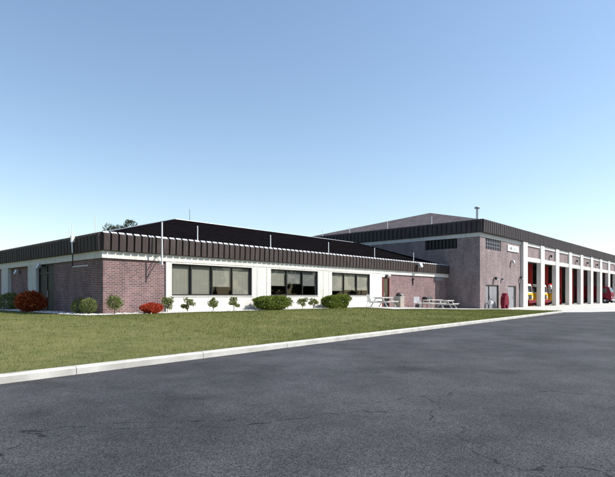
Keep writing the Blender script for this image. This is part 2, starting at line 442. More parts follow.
# ------------------------------------------------------------------ station wing (single storey)
WD = 22.5                          # depth of the wing
GX, GY, GG = 35.6, -3.3, -0.40     # garage corner and its ground level
wing = thing('station_wing', (0, 0, 0), 'long low brick and white station wing with dark hipped roof and ribbed brown fascia', 'building')

# west-facing and front brick walls, white front panels
for bx_ in ((0.07, 3.45, 0.07, 0.30), (24.95, GX - 0.01, 0.07, 0.30), (0.07, 0.30, 0.301, 6.0), (0.20, 0.40, 9.85, 13.5),
            (0.20, 0.40, 14.85, 18.6), (0.20, 0.40, 19.95, WD - 0.3), (0.40, GX - 0.01, WD - 0.3, WD)):
    MB().box(*bx_, -0.7, 2.71).build('brick_wall', M['brick'], wing)

W = [(3.80, 9.46), (11.07, 15.66), (17.22, 22.03)]         # window groups
ws, wt = 0.90, 2.62
ww = MB()
xs = [3.45] + [v for w in W for v in w] + [23.72]
ww.box(3.45, 23.72, 0.0, 0.28, -0.7, ws)                   # below the sills
ww.box(3.45, 23.72, 0.0, 0.28, wt, 2.708)                  # heads
for a, b in zip(xs[0::2], xs[1::2]):
    ww.box(a, b, 0.0, 0.28, ws, wt)
ww.build('white_wall', M['white'], wing)
for x in (9.90, 16.24, 10.70, 16.86):                      # raised pilaster strips between window groups
    MB().box(x - 0.03, x + 0.03, -0.012, 0.0, -0.7, 2.705).build('panel_joint', M['pier'], wing)
# white band below the fascia, all round
bd = MB()
bd.box(-0.02, GX - 0.01, -0.02, 0.30, 2.71, 3.06)
bd.box(-0.02, 0.30, 0.30, WD, 2.71, 3.06)
bd.box(0.30, GX - 0.01, WD - 0.3, WD, 2.71, 3.06)
bd.build('band', M['white'], wing)
for y0, y1 in ((8.5, 9.85), (13.5, 14.85), (18.6, 19.95)):
    MB().box(-0.01, 0.75, y0, y1, -0.7, 2.71).build('pier', M['pier'], wing)
# dark double door between brick wall and first pier
ent = MB()
ent.box(0.14, 0.24, 6.0, 6.12, -0.3, 2.71); ent.box(0.14, 0.24, 8.38, 8.5, -0.3, 2.71); ent.box(0.14, 0.24, 7.2, 7.3, -0.3, 2.62); ent.box(0.14, 0.24, 6.12, 8.38, 2.62, 2.71); ent.box(0.14, 0.24, 6.12, 7.2, 2.15, 2.24); ent.box(0.14, 0.24, 7.3, 8.38, 2.15, 2.24)
en = ent.build('entrance', M['frame'], wing)
for y0, y1 in ((6.12, 7.2), (7.3, 8.38)):
    MB().box(0.18, 0.20, y0, y1, 0.0, 2.15).build('door_leaf', M['black'], en)
    MB().box(0.18, 0.20, y0, y1, 2.24, 2.62).build('transom_panel', M['black'], en)
MB().box(0.11, 0.14, 7.08, 7.12, 0.8, 1.2).build('handle', M['steel'], en)
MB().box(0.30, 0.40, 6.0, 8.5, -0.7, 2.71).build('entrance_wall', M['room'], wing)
# ribbed metal fascia: every panel stands proud, narrow dark gaps between
FB, FT = 3.06, 3.95
def fascia_panels(mb, x0, x1, place, pitch=0.40, gap=0.055, depth=0.12, top=FT, bot=FB, cap=None):
    n = int(round((x1 - x0) / pitch)); p = (x1 - x0) / n
    for k in range(n):
        a, b = x0 + k*p + gap/2, x0 + (k+1)*p - gap/2
        j = rnd.uniform(-0.006, 0.006)
        prof = [(0.0, bot), (-depth + j, bot + 0.02), (-depth + j - 0.03, top - 0.10), (-depth + 0.03, top - 0.02), (0.0, top)]
        vs = [place(a + 0.02*(i in (1, 2, 3)), q[0], q[1]) for i, q in enumerate(prof)] + [place(b - 0.02*(i in (1, 2, 3)), q[0], q[1]) for i, q in enumerate(prof)]
        m = len(prof)
        mb.add(vs, [(i, (i+1) % m, m+(i+1) % m, m+i) for i in range(m)] + [tuple(range(m))[::-1], tuple(range(m, 2*m))])
        if cap is not None:
            t = rnd.uniform(0.7, 1.0)
            cp = [(-depth - 0.035, top - 0.075*t), (-depth + 0.05, top + 0.028), (0.02, top + 0.035), (0.02, top + 0.01), (-depth + 0.05, top + 0.004)]
            vs = [place(a - 0.015, q[0], q[1]) for q in cp] + [place(b - 0.10*t, q[0], q[1]) for q in cp]
            cap.add(vs, [(i, (i+1) % 5, 5+(i+1) % 5, 5+i) for i in range(5)] + [(4,3,2,1,0), (5,6,7,8,9)], 1)
front = lambda u, d, z: (u, -0.05 + d, z)
west = lambda u, d, z: (-0.05 + d, u, z)
fp = MB()
fp.box(-0.05, GX - 0.005, -0.05, 0.25, FB, FT - 0.005); fp.box(-0.05, 0.25, 0.25, WD + 0.05, FB, FT - 0.005)
fp.box(0.25, GX - 0.005, WD - 0.25, WD + 0.05, FB, FT - 0.005)
fascia_panels(fp, -0.05, GX - 0.05, front, cap=fp)
fascia_panels(fp, -0.05, WD, west)
fp.build('fascia', [M['fascia'], M['cap']], wing)
# hipped roof
rf = MB()
h = WD / 2; RZ = 7.0
e = 0.1
rf.add([(e, e, FT - 0.05), (GX + 6, e, FT - 0.05), (GX + 6, WD - e, FT - 0.05), (e, WD - e, FT - 0.05), (h, h, RZ), (GX + 6, h, RZ)],
       [(0, 1, 5, 4), (2, 3, 4, 5), (3, 0, 4)])
rf.build('roof', M['shingle_dark'], wing)
rc = MB(); rc.tube((h, h, RZ), (GX - 0.05, h, RZ), 0.035, n=6); rc.build('ridge_cap', M['steel'], wing)
rc = MB(); rc.tube((e, WD - e, FT), (h, h, RZ), 0.06, n=6); rc.build('hip_cap', M['cap'], wing)

# window groups: bronze frame, panes, roller blinds of different drop
def window_group(x0, x1, splits, blinds):
    fr = MB(); t = 0.075
    y0, y1 = 0.07, 0.16
    fr.box(x0, x1, y0, y1, ws, ws + t); fr.box(x0, x1, y0, y1, wt - t, wt)
    es = [x0 + t/2] + splits + [x1 - t/2]
    for x in es: fr.box(x - t/2, x + t/2, y0 + 0.002, y1 - 0.002, ws + t, wt - t)
    f = fr.build('window', M['frame'], wing)
    for k in range(len(es) - 1):
        a, b = es[k] + t/2, es[k+1] - t/2
        MB().add([(a, 0.12, ws + t), (b, 0.12, ws + t), (b, 0.12, wt - t), (a, 0.12, wt - t)], [(0, 1, 2, 3)]).build('pane', M['glass'], f, fixn=False)
        drop, m = blinds[k]
        bb = MB()
        zb = wt - t - drop * (wt - ws - 2*t)
        n = 24
        vs = []
        for i in range(n + 1):                              # faint waviness of the cloth
            x = a + (b - a) * i / n
            yy = 0.20 + 0.0022 * math.sin(i * 1.3 + k) 
            vs += [(x, yy, zb + 0.01*math.sin(k*2.1)), (x, yy, wt - 0.01)]
        bb.add(vs, [(2*i, 2*i+2, 2*i+3, 2*i+1) for i in range(n)])
        bb.box(a, b, 0.19, 0.215, zb - 0.03, zb)
        bb.build('blind', m, f)
    MB().box(x0 - 0.04, x1 + 0.04, -0.035, 0.07, ws - 0.05, ws - 0.001).build('sill', M['white'], f)
B, Gy = M['blind'], M['blind_grey']
window_group(*W[0], [5.07, 6.49, 7.96], [(0.99, B), (0.99, B), (0.70, B), (0.99, B)])
window_group(*W[1], [12.58, 14.12], [(0.62, B), (0.52, Gy), (0.60, Gy)])
window_group(*W[2], [18.75, 20.35], [(0.80, B), (0.76, B), (0.76, B)])
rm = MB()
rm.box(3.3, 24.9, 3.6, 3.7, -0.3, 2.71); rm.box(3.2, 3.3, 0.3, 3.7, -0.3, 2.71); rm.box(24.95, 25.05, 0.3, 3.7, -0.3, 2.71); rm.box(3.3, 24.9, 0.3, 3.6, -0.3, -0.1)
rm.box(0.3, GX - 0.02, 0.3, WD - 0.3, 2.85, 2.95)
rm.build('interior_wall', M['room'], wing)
# back door: red-brown jamb, dark glazed leaf
d = MB(); d.box(23.72, 24.05, 0.03, 0.2, -0.25, 2.45); d.box(24.83, 24.95, 0.03, 0.2, -0.25, 2.45); d.box(24.05, 24.83, 0.03, 0.2, 2.33, 2.45)
df = d.build('door', M['rust'], wing)
MB().box(24.05, 24.83, 0.10, 0.16, -0.2, 2.33).build('door_leaf', M['dark_glass'], df)
h_ = MB(); h_.box(24.12, 24.17, 0.05, 0.10, 0.85, 1.15); h_.build('handle', M['steel'], df)
MB().box(23.72, 24.95, 0.0, 0.28, 2.45, 2.708).build('door_head', M['white'], wing)

# ------------------------------------------------------------------ apparatus building (engine bays)
gar = thing('engine_house', (0, 0, 0), 'tall brick engine house with hipped roof and row of open vehicle bays between white piers', 'building')
GD = 20.0; GE = 98.0
g0 = GG - 0.4
gw = MB()
# west wall with a louvre opening
gw.box(GX, GX + 0.3, GY + 0.3, GD, g0, 5.62); gw.box(GX, GX + 0.3, GY + 0.3, -0.95, 5.62, 6.62); gw.box(GX, GX + 0.3, 2.6, GD, 5.62, 6.62)
# front wall, left of the bays: openings for louvre, double door, single door, alcove
def front_wall(x0, x1, z0, z1): gw.box(x0, x1, GY, GY + 0.3, z0, z1)
ops = [(37.0, 40.2, g0, 1.98), (42.75, 45.15, g0, 1.95), (46.0, 46.62, g0, 2.32)]
x = GX
for a, b, z0, z1 in ops:
    front_wall(x, a, g0, 5.5); front_wall(a, b, z1, 5.5); x = b
front_wall(GX, 36.8, 5.5, 6.62); front_wall(40.8, 46.62, 5.5, 6.62)
gw.box(GE - 0.3, GE, GY + 0.3, GD, g0, 6.62); gw.box(GX + 0.3, GE - 0.3, GD - 0.3, GD, g0, 6.62)
gw.build('brick_wall', M['brick_pale'], gar)
bd = MB()
bd.box(GX - 0.03, 46.60, GY - 0.03, GY + 0.30, 6.62, 7.0)
bd.box(46.60, GE, GY - 0.20, GY + 0.30, 6.62, 7.0)
bd.box(GX - 0.03, GX + 0.30, GY + 0.30, GD, 6.62, 7.0)
bd.build('band', M['pier'], gar)
P0, PP, PW, NP = 46.62, 6.05, 1.40, 9
for k in range(NP):
    a = P0 + k*PP
    if a + PW > GE: break
    MB().box(a, a + PW, GY - 0.30, GY + 0.22, g0, 7.0).build('pier', M['white'], gar, bevel=0.015)
LZ = 4.85
for k in range(NP - 1):
    a, b = P0 + k*PP + PW, P0 + (k+1)*PP
    MB().box(a, b, GY - 0.24, GY + 0.20, LZ, 5.32).build('lintel', M['white'], gar)
    MB().box(a, b, GY - 0.10, GY + 0.20, 5.32, 6.62).build('brick_panel', M['brick_pale'], gar)
    # folded red door leaves standing inside the right-hand jamb, and a dark track rail
    dl = MB().box(b - 0.10, b - 0.04, GY + 0.66, GY + 1.30, GG + 0.05, LZ - 0.05)
    dl.box(b - 0.18, b - 0.12, GY + 0.70, GY + 1.26, GG + 0.05, LZ - 0.05)
    g = dl.build('door', M['red_door'], gar)
    MB().box(b - 0.20, b - 0.185, GY + 0.82, GY + 1.15, 1.2, 2.3).build('door_pane', M['dark_glass'], g)
    MB().box(a, b, GY + 0.40, GY + 0.55, LZ - 0.12, LZ).build('door_track', M['black'], gar)
MB().box(P0 + 8*PP + PW, GE, GY, GY + 0.3, g0, 6.62).build('end_wall', M['white'], gar)
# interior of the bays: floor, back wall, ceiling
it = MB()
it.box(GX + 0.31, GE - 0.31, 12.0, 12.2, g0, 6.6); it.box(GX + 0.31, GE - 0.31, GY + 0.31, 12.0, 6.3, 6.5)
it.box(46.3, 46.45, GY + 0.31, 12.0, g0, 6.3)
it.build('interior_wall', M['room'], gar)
MB().box(GX + 0.31, GE - 0.31, GY + 0.02, 12.0, g0, GG - 0.005).build('floor', M['concrete'], gar)
# louvres
def louvre(x0, x1, y0, y1, z0, z1, ax):
    f = MB(); s = MB()
    if ax == 'X':
        f.box(x0, x1, y0 + 0.2, y0 + 0.28, z0, z1)
        n = 9
        for k in range(n):
            u = x0 + (x1-x0)*(k+0.5)/n
            s.box(u - 0.05, u + 0.05, y0 + 0.05, y0 + 0.18, z0 + 0.002, z1 - 0.002)
        for zz in (z0 + 0.33*(z1-z0), z0 + 0.66*(z1-z0)):
            s.box(x0, x1, y0 + 0.06, y0 + 0.12, zz - 0.02, zz + 0.02)
    else:
        f.box(x0 + 0.2, x0 + 0.28, y0, y1, z0, z1)
        n = 9
        for k in range(n):
            u = y0 + (y1-y0)*(k+0.5)/n
            s.box(x0 + 0.05, x0 + 0.18, u - 0.05, u + 0.05, z0 + 0.002, z1 - 0.002)
    o = f.build('louvre', M['black'], gar)
    s.build('louvre_slats', M['grey_door'] if ax == 'X' else M['frame'], o)
louvre(36.8, 40.8, GY, GY, 5.5, 6.62, 'X')
louvre(GX, GX, -0.95, 2.6, 5.62, 6.62, 'Y')
# fascia
fp = MB()
GFB, GFT = 7.0, 8.28
fp.box(GX - 0.08, GE, GY - 0.28, GY + 0.2, GFB, GFT - 0.005); fp.box(GX - 0.08, GX + 0.25, GY + 0.2, GD + 0.05, GFB, GFT - 0.005)
fp.box(GX + 0.25, GE, GD - 0.2, GD + 0.05, GFB, GFT - 0.005); fp.box(GE - 0.2, GE + 0.05, GY + 0.2, GD - 0.2, GFB, GFT - 0.005)
fascia_panels(fp, GX - 0.08, GE, lambda u, d, z: (u, GY - 0.28 + d, z), pitch=0.52, gap=0.10, depth=0.10, top=GFT, bot=GFB)
fascia_panels(fp, GY - 0.28, GD, lambda u, d, z: (GX - 0.08 + d, u, z), pitch=0.52, gap=0.10, depth=0.10, top=GFT, bot=GFB)
fp.build('fascia', M['fascia_far'], gar)
# hipped roof
gh = (GD - GY) / 2; gm = (GD + GY) / 2; GRZ = 11.6
rf = MB()
rf.add([(GX, GY - 0.1, GFT - 0.03), (GE, GY - 0.1, GFT - 0.03), (GE, GD, GFT - 0.03), (GX, GD, GFT - 0.03), (GX + gh, gm, GRZ), (GE - gh, gm, GRZ)],
       [(0, 1, 5, 4), (2, 3, 4, 5), (3, 0, 4), (1, 2, 5)])
ro = rf.build('roof', M['shingle'], gar)
vp = MB()
vp.tube((39.0, -1.55, 8.6), (39.0, -1.55, 9.95), 0.13, n=14); vp.lathe((39.0, -1.55, 9.95), [(0.0, -0.02), (0.26, -0.02), (0.30, 0.06), (0.26, 0.14), (0.0, 0.20)], 16)
vp.build('vent_pipe', M['steel'], ro)
# doors in the front wall
dd = MB()
dd.box(37.0, 40.2, GY + 0.06, GY + 0.2, 1.88, 1.98); dd.box(37.0, 37.1, GY + 0.06, GY + 0.2, GG, 1.88); dd.box(40.05, 40.2, GY + 0.06, GY + 0.2, GG, 1.88); dd.box(37.85, 37.97, GY + 0.06, GY + 0.2, GG, 1.88)
do = dd.build('double_door', M['frame'], gar)
lf = MB()
lf.box(37.1, 37.85, GY + 0.12, GY + 0.17, GG + 0.02, 1.88); lf.build('door_leaf', M['grey_door'], do)
lf = MB()
for k in range(4):
    a = 37.97 + k*0.52; lf.box(a + 0.01, a + 0.51, GY + 0.11 + 0.01*(k % 2), GY + 0.17, GG + 0.02, 1.878)
lf.build('door_leaf', M['grey_door'], do)
MB().box(38.05, 38.09, GY + 0.05, GY + 0.11, 0.5, 0.9).build('handle', M['steel'], do)
dd = MB(); dd.box(42.75, 45.15, GY + 0.06, GY + 0.2, 1.87, 1.95); dd.box(42.75, 42.85, GY + 0.06, GY + 0.2, GG, 1.87); dd.box(44.75, 45.15, GY + 0.06, GY + 0.2, GG, 1.87)
do = dd.build('side_door', M['frame'], gar)
MB().box(42.85, 44.75, GY + 0.10, GY + 0.16, GG + 0.02, 1.87).build('door_leaf', M['grey_door'], do)
MB().box(44.5, 44.56, GY + 0.04, GY + 0.10, 0.55, 0.85).build('handle', M['steel'], do)
do = MB().box(46.0, 46.62, GY + 0.12, GY + 0.2, GG, 2.32).build('narrow_door', M['black'], gar)
MB().box(46.1, 46.3, GY + 0.08, GY + 0.12, GG + 0.1, 1.6).build('door_panel', M['grey_door'], do)

# ------------------------------------------------------------------ lamps, sign, antennas on the buildings
def flood(loc, face, label, s=1.0, lens=True):
    """wall flood lamp: box on a short bracket, face = outward direction in plan"""
    t = thing('wall_lamp', loc, label, 'lamp', 'wall lamps', rz=math.atan2(face[1], face[0]) + math.pi/2)
    MB().box(-0.05*s, 0.05*s, -0.16*s, 0.0, -0.05*s, 0.05*s).build('bracket', M['black'], t)
    hd = MB().obox((0, -0.25*s, -0.04*s), (0.36*s, 0.22*s, 0.30*s), (R(-25), 0, 0)).build('housing', M['black'] if not lens else M['steel'], t, bevel=0.01)
    MB().obox((0, -0.355*s, -0.09*s), (0.30*s, 0.03*s, 0.24*s), (R(-25), 0, 0)).build('lens', M['lens'], hd)
    return t
F_, W_ = (0, -1), (-1, 0)
flood((43.65, GY, 4.62), F_, 'pale flood lamp high on the brick wall below the white sign', 1.0)
flood((39.0, GY, 2.68), F_, 'dark lamp on the brick wall above the grey double door', 0.95, False)
flood((40.9, GY, 2.62), F_, 'small dark fitting on the brick wall just right of the lamp over the double door', 0.6, False)
flood((46.2, GY, 2.95), F_, 'dark lamp above the narrow door beside the first white pier', 0.9, False)
for k, nm in ((1, 'second'), (3, 'fourth'), (4, 'fifth'), (5, 'sixth')):
    x = P0 + k*PP + PW + 2.6
    flood((x, GY - 0.10, 5.95), F_, 'dark lamp on the brick panel above the %s engine bay from the left' % nm, 0.95, False)
flood((0.20, 11.9, 2.45), W_, 'small reddish lamp under the band at the far west bay of the wing', 0.8)
flood((0.14, 7.9, 2.66), (-1, 0), 'small pale lamp over the dark double door of the west wall', 0.8)
flood((GX, 9.4, 6.3), W_, 'white flood lamp on the engine house side wall above the wing roof', 1.3)
flood((29.2, -0.17, 3.72), F_, 'white lamp mounted on the ribbed fascia above the patio', 1.2)
# round globe lamp at the back door
t = thing('globe_lamp', (24.45, 0.0, 2.55), 'white globe lamp on dark bracket beside the back door head', 'lamp')
MB().box(-0.22, -0.05, -0.12, 0.0, -0.20, 0.10).build('bracket', M['black'], t)
MB().lathe((0.08, -0.18, 0.02), [(0.0, -0.15), (0.08, -0.13), (0.14, -0.06), (0.155, 0.0), (0.14, 0.06), (0.08, 0.13), (0.0, 0.15)]).build('globe', M['lens'], t)
# dark strip standing in for the fascia lamp's shadow on the patio brick
t = MB(); t.box(28.75, 28.83, 0.0, 0.07, 1.85, 2.5); t.box(28.70, 28.88, -0.06, 0.07, 2.3, 2.5)
tag(t.build('conduit', M['black']), 'dark strip modelled as the fascia lamp shadow on the patio brick wall', 'conduit')
t = MB().box(33.0, 34.4, -0.02, 0.07, 2.35, 2.62).build('vent_grille', M['grey_door'])
tag(t, 'grey vent grille at the top right end of the patio brick wall', 'vent')
# white sign with dark marks too worn to read
t = thing('wall_sign', (44.1, GY, 6.0), 'white rectangular sign high on the engine house brick wall', 'sign')
mk = MB(); mk.box(-1.6, 1.6, -0.10, -0.002, -0.33, 0.33)
for k, (u, wd_, z0, z1) in enumerate(((-1.05, .10, -.16, .16), (-.86, .10, -.16, .10), (-.66, .16, -.16, .16), (-.40, .06, -.10, .16), (0.0, .10, -.12, .05), (.25, .12, -.12, .06), (.55, .10, -.12, .05), (.85, .12, -.10, .06))):
    mk.box(u, u + wd_, -0.106, -0.1, z0, z1, 1)
mk.build('board', [M['white_metal'], M['frame']], t)

def rod(name, loc, hgt, r, label, cat, group, m):
    o = MB()
    o.tube((0, 0, -0.02), (0, 0, hgt), r, r*0.8, n=8)
    o.tube((0, 0, -0.02), (0, 0, 0.06), r*2.2, r*1.5, n=8)
    o.tube((0, 0, hgt), (0, 0, hgt + 0.05), r*1.3, r*0.3, n=8)
    return tag(o.build(name, m, loc=loc), label, cat, group)
for x, w in ((5.61, 'first window group'), (11.26, 'left end of the middle window group'), (17.12, 'left end of the right window group'), (23.02, 'wall just left of the back door'), (29.25, 'patio brick wall')):
    rod('lightning_rod', (x, 0.25, 3.93), 0.85, 0.035, 'white rod rising from the roof edge above the ' + w, 'rod', 'white rods along the roof edges', M['white_metal'])
for y, w in ((16.76, 'farthest back'), (12.57, 'third from the front corner'), (7.28, 'second from the front corner'), (1.9, 'nearest the front corner')):
    rod('lightning_rod', (GX + 0.12, y, 8.27), 0.75, 0.035, 'pale rod on the west eave of the engine house, ' + w, 'rod', 'white rods along the roof edges', M['white_metal'])
rod('lightning_rod', (0.12, 4.07, 3.93), 0.62, 0.022, 'short thin rod on the west roof edge left of the whip antenna', 'rod', 'white rods along the roof edges', M['white_metal'])
rod('lightning_rod', (0.12, 0.98, 3.93), 0.85, 0.018, 'thin pale rod on the west roof edge near the front corner', 'rod', 'white rods along the roof edges', M['white_metal'])
rod('antenna', (12.6, h, 6.98), 0.95, 0.018, 'thin dark antenna standing on the ridge of the wing roof', 'antenna', None, M['black'])
# stand-off antenna mast in front of the corner brick panel
t = thing('antenna_mast', (2.84, -0.6, 0), 'white stand-off antenna mast rising past the fascia near the brick corner', 'antenna')
MB().tube((0, 0, 2.47), (0, 0, 4.66), 0.045, 0.035, n=10).build('pole', M['white_metal'], t)
a = MB(); a.tube((0, 0, 2.55), (0, 0.66, 2.55), 0.025, n=8); a.tube((0, 0, 2.95), (0, 0.60, 2.95), 0.025, n=8); a.tube((0, 0, 2.52), (0, 0.6, 2.92), 0.018, n=8)
a.build('bracket', M['steel'], t)
# whip antenna on the west fascia
t = thing('whip_antenna', (-0.30, 2.70, 0), 'white whip antenna with bracket and side arm on the shaded west fascia', 'antenna')
MB().tube((0, 0, 3.5), (0, 0, 4.55), 0.02, 0.012, n=8).build('whip', M['white_metal'], t)
a = MB(); a.box(-0.06, 0.10, -0.07, 0.07, 3.62, 3.95); a.tube((0, 0, 3.62), (-0.05, -0.16, 3.05), 0.04, 0.03, n=8); a.build('bracket', M['white_metal'], t)
MB().tube((0.03, 0, 2.37), (0.03, 0, 3.62), 0.03, n=8).build('conduit', M['black'], t)
MB().tube((0.03, 0, 2.37), (0.03, -1.72, 2.37), 0.022, n=8).build('side_arm', M['white_metal'], t)

# ------------------------------------------------------------------ plants
def leaf_cloud(name, m, parent, n, size, sampler, seed, flat=0.0):
    g = np.random.default_rng(seed)
    P = np.array([sampler(g) for _ in range(n)])
    nrm = g.normal(size=(n, 3)); nrm[:, 2] = np.abs(nrm[:, 2]) + flat
    nrm /= np.linalg.norm(nrm, axis=1)[:, None]
    a = np.cross(nrm, g.normal(size=(n, 3))); a /= np.linalg.norm(a, axis=1)[:, None]
    b = np.cross(nrm, a)
    s = size * g.uniform(0.6, 1.3, (n, 1))
    v = np.empty((n, 4, 3))
    v[:, 0] = P - a*s; v[:, 1] = P + b*s*0.55 + nrm*s*0.15; v[:, 2] = P + a*s; v[:, 3] = P - b*s*0.55 + nrm*s*0.15
    me = bpy.data.meshes.new(name)
    me.vertices.add(4*n); me.vertices.foreach_set('co', v.reshape(-1))
    me.loops.add(4*n); me.loops.foreach_set('vertex_index', np.arange(4*n, dtype=np.int32))
    me.polygons.add(n); me.polygons.foreach_set('loop_start', np.arange(0, 4*n, 4, dtype=np.int32))
    me.update(calc_edges=True)
    at = me.attributes.new('leaf_tone', 'FLOAT', 'FACE'); at.data.foreach_set('value', g.uniform(0, 1, n).astype(np.float32))
    me.materials.append(m)
    o = bpy.data.objects.new(name, me); COL.objects.link(o)
    if parent: o.parent = parent
    return o

def blob_sampler(c, r, lumps, seed, loose=0.06, box=1.0):
    """points near the surface of a lumpy ellipsoid, with some inside"""
    q = np.random.default_rng(seed); dirs = q.normal(size=(lumps, 3)); dirs /= np.linalg.norm(dirs, axis=1)[:, None]
    amp = q.uniform(-0.22, 0.24, lumps)
    def f(g):
        d = g.normal(size=3); d /= np.linalg.norm(d)
        d = np.sign(d) * np.abs(d)**box
        k = 1 + np.sum(amp * np.exp(6*(np.minimum(dirs @ d, 1) - 1)))
        k *= g.uniform(0.3, 1.05) ** 0.35 * (1 + loose*abs(g.normal()))
        return np.array(c) + d * np.array(r) * k
    return f

def bush(name, x, y, w, dpt, hgt, m, label, cat, n, leaf, seed, group=None, rz=0, stemh=0.1):
    z = ground_z(x, y) + 0.02
    t = thing(name, (x, y, z), label, cat, group, rz)
    leaf_cloud('foliage', m, t, n, leaf, blob_sampler((0, 0, hgt*0.52), (w/2*(0.9 if 'boxwood' in name else 1), dpt/2, hgt*0.50*(0.9 if 'boxwood' in name else 1)), 22, seed, 0.10 if 'rust' in name else 0.05, 0.72 if 'boxwood' in name else 1.0), seed)
    st = MB(); rr = random.Random(seed)
    for k in range(5):
        an = rr.uniform(0, 6.28); st.tube((0.04*math.cos(an), 0.04*math.sin(an), -0.03), (w*0.3*math.cos(an), dpt*0.3*math.sin(an), hgt*0.6), 0.018, 0.008, n=6)
    st.build('stem', M['bark'], t)
    return t

def standard(x, y, hgt, crown, label, seed, round_=False, lean=0.0):
    z = ground_z(x, y) + 0.02
    t = thing('small_shrub', (x, y, z), label, 'shrub', 'small shrubs along the front wall')
    rr = random.Random(seed)
    st = MB(); c0 = hgt * (0.36 if round_ else rr.uniform(0.20, 0.34))
    top = (lean, 0, c0)
    st.tube((0, 0, -0.03), top, 0.022, 0.016, n=7)
    clumps = []
    if round_:
        clumps.append(((lean, 0, hgt*0.68), (crown*0.5, crown*0.5, hgt*0.34)))
    else:
        nb = rr.randint(6, 10)
        for k in range(nb):
            an = 6.283 * k / nb + rr.uniform(-.4, .4); rad = crown * rr.uniform(0.18, 0.52)
            p = (lean + rad*math.cos(an), rad*math.sin(an), hgt * rr.uniform(0.42, 0.98))
            clumps.append((p, (crown*rr.uniform(.18, .28), crown*rr.uniform(.18, .28), hgt*rr.uniform(.11, .18))))
    for c, r in clumps:
        st.tube(top, c, 0.012, 0.006, n=5)
    st.build('stem', M['bark'], t)
    fs = [blob_sampler(c, r, 8, seed + i, 0.32) for i, (c, r) in enumerate(clumps)]
    def samp(g): return fs[g.integers(len(fs))](g)
    leaf_cloud('foliage', M['leaf'], t, 1100 if round_ else 850, 0.042, samp, seed)
    return t
standard(0.24, -0.75, 0.82, 0.52, 'round green shrub on a thin stem before the corner brick panel', 11, True)
standard(3.01, -0.80, 0.74, 0.55, 'small shrub at the joint of brick and white wall, right of the red bush', 12, False, 0.03)
standard(4.27, -0.80, 0.66, 0.50, 'small shrub below the leftmost window pane', 13, False, -0.03)
standard(5.89, -0.80, 0.72, 0.42, 'small shrub below the second pane of the first window group', 14, False, 0.04)
standard(7.38, -0.80, 0.70, 0.46, 'small shrub below the half lowered blind of the first window group', 15)
standard(11.72, -0.85, 0.70, 0.50, 'small shrub just right of the left clipped boxwood', 16, False, 0.04)
standard(13.13, -0.85, 0.68, 0.52, 'small shrub under the middle window group, centre of three', 17)
standard(14.23, -0.85, 0.66, 0.48, 'small shrub under the right end of the middle window group', 18, False, 0.03)
bush('boxwood', 10.0, -0.95, 2.05, 1.2, 0.88, M['leaf_box'], 'wide clipped green boxwood between the first two window groups', 'bush', 16000, 0.045, 21, 'clipped boxwoods along the front wall')
bush('boxwood', 16.4, -0.95, 2.15, 1.2, 0.90, M['leaf_box'], 'wide clipped green boxwood left of the right window group', 'bush', 16000, 0.045, 22, 'clipped boxwoods along the front wall')
bush('red_bush', 1.95, -0.95, 1.18, 0.85, 0.50, M['leaf_red'], 'low bright red bush in front of the corner brick panel', 'bush', 7000, 0.036, 23)
bush('rust_bush', -0.9, 6.5, 1.10, 1.25, 1.02, M['leaf_rust'], 'large rust red bush before the dark west entrance', 'bush', 9000, 0.055, 24)
bush('dark_bush', -0.6, 11.3, 1.3, 1.3, 1.05, M['leaf'], 'dark green bush at the left edge beyond the rust red bush', 'bush', 3000, 0.045, 25)
bush('green_shrub', -0.55, 1.38, 0.68, 0.7, 0.74, M['leaf'], 'left of two round green shrubs before the shaded west wall', 'shrub', 1800, 0.03, 26, 'round shrubs by the west wall')
bush('green_shrub', -0.55, 0.20, 0.66, 0.66, 0.74, M['leaf'], 'right of two round green shrubs before the shaded west wall', 'shrub', 1800, 0.03, 27, 'round shrubs by the west wall')

# trees beyond the wing roof
def tree(x, y, hgt, wid, label, seed):
    t = thing('tree', (x, y, -0.75), label, 'tree', 'trees beyond the wing')
    rr = random.Random(seed); st = MB()
    st.tube((0, 0, 0), (0, 0, hgt*0.55), 0.22, 0.12, n=9); st.tube((0, 0, hgt*0.55), (0.1, 0, hgt*0.95), 0.12, 0.02, n=7)
    cl = []
    for k in range(16):
        an = rr.uniform(0, 6.28); zz = hgt * rr.uniform(0.4, 0.95); rad = wid * rr.uniform(0.15, 0.5) * (1.15 - zz/hgt)*1.6
        c = (rad*math.cos(an), rad*math.sin(an), zz)
        st.tube((0, 0, zz - 0.12*hgt), c, 0.06, 0.02, n=5); cl.append((c, (wid*.16, wid*.16, hgt*.07)))
    st.build('trunk', M['bark'], t)
    fs = [blob_sampler(c, r, 8, seed + i) for i, (c, r) in enumerate(cl)]
    leaf_cloud('crown', M['leaf_tree'], t, 5000, 0.13, lambda g: fs[g.integers(len(fs))](g), seed)
def behind(px, depth):
    fw = (math.sin(.832), math.cos(.832)); rt = (fw[1], -fw[0]); u = (px - 307.5) / 496.3
    return (-10.916 + depth*(fw[0] + rt[0]*u), -23.197 + depth*(fw[1] + rt[1]*u))
for px, dp, hg, wd_, lb in ((131, 84, 14.6, 6.0, 'tallest far tree showing its tip above the wing roof'), (120, 88, 15.0, 6.0, 'far tree showing just left of the tallest roof-top tree'), (111, 92, 15.2, 6.5, 'far tree peeping over the roof nearest the front corner')):
    tree(*behind(px, dp), hg, wd_, lb, int(px))

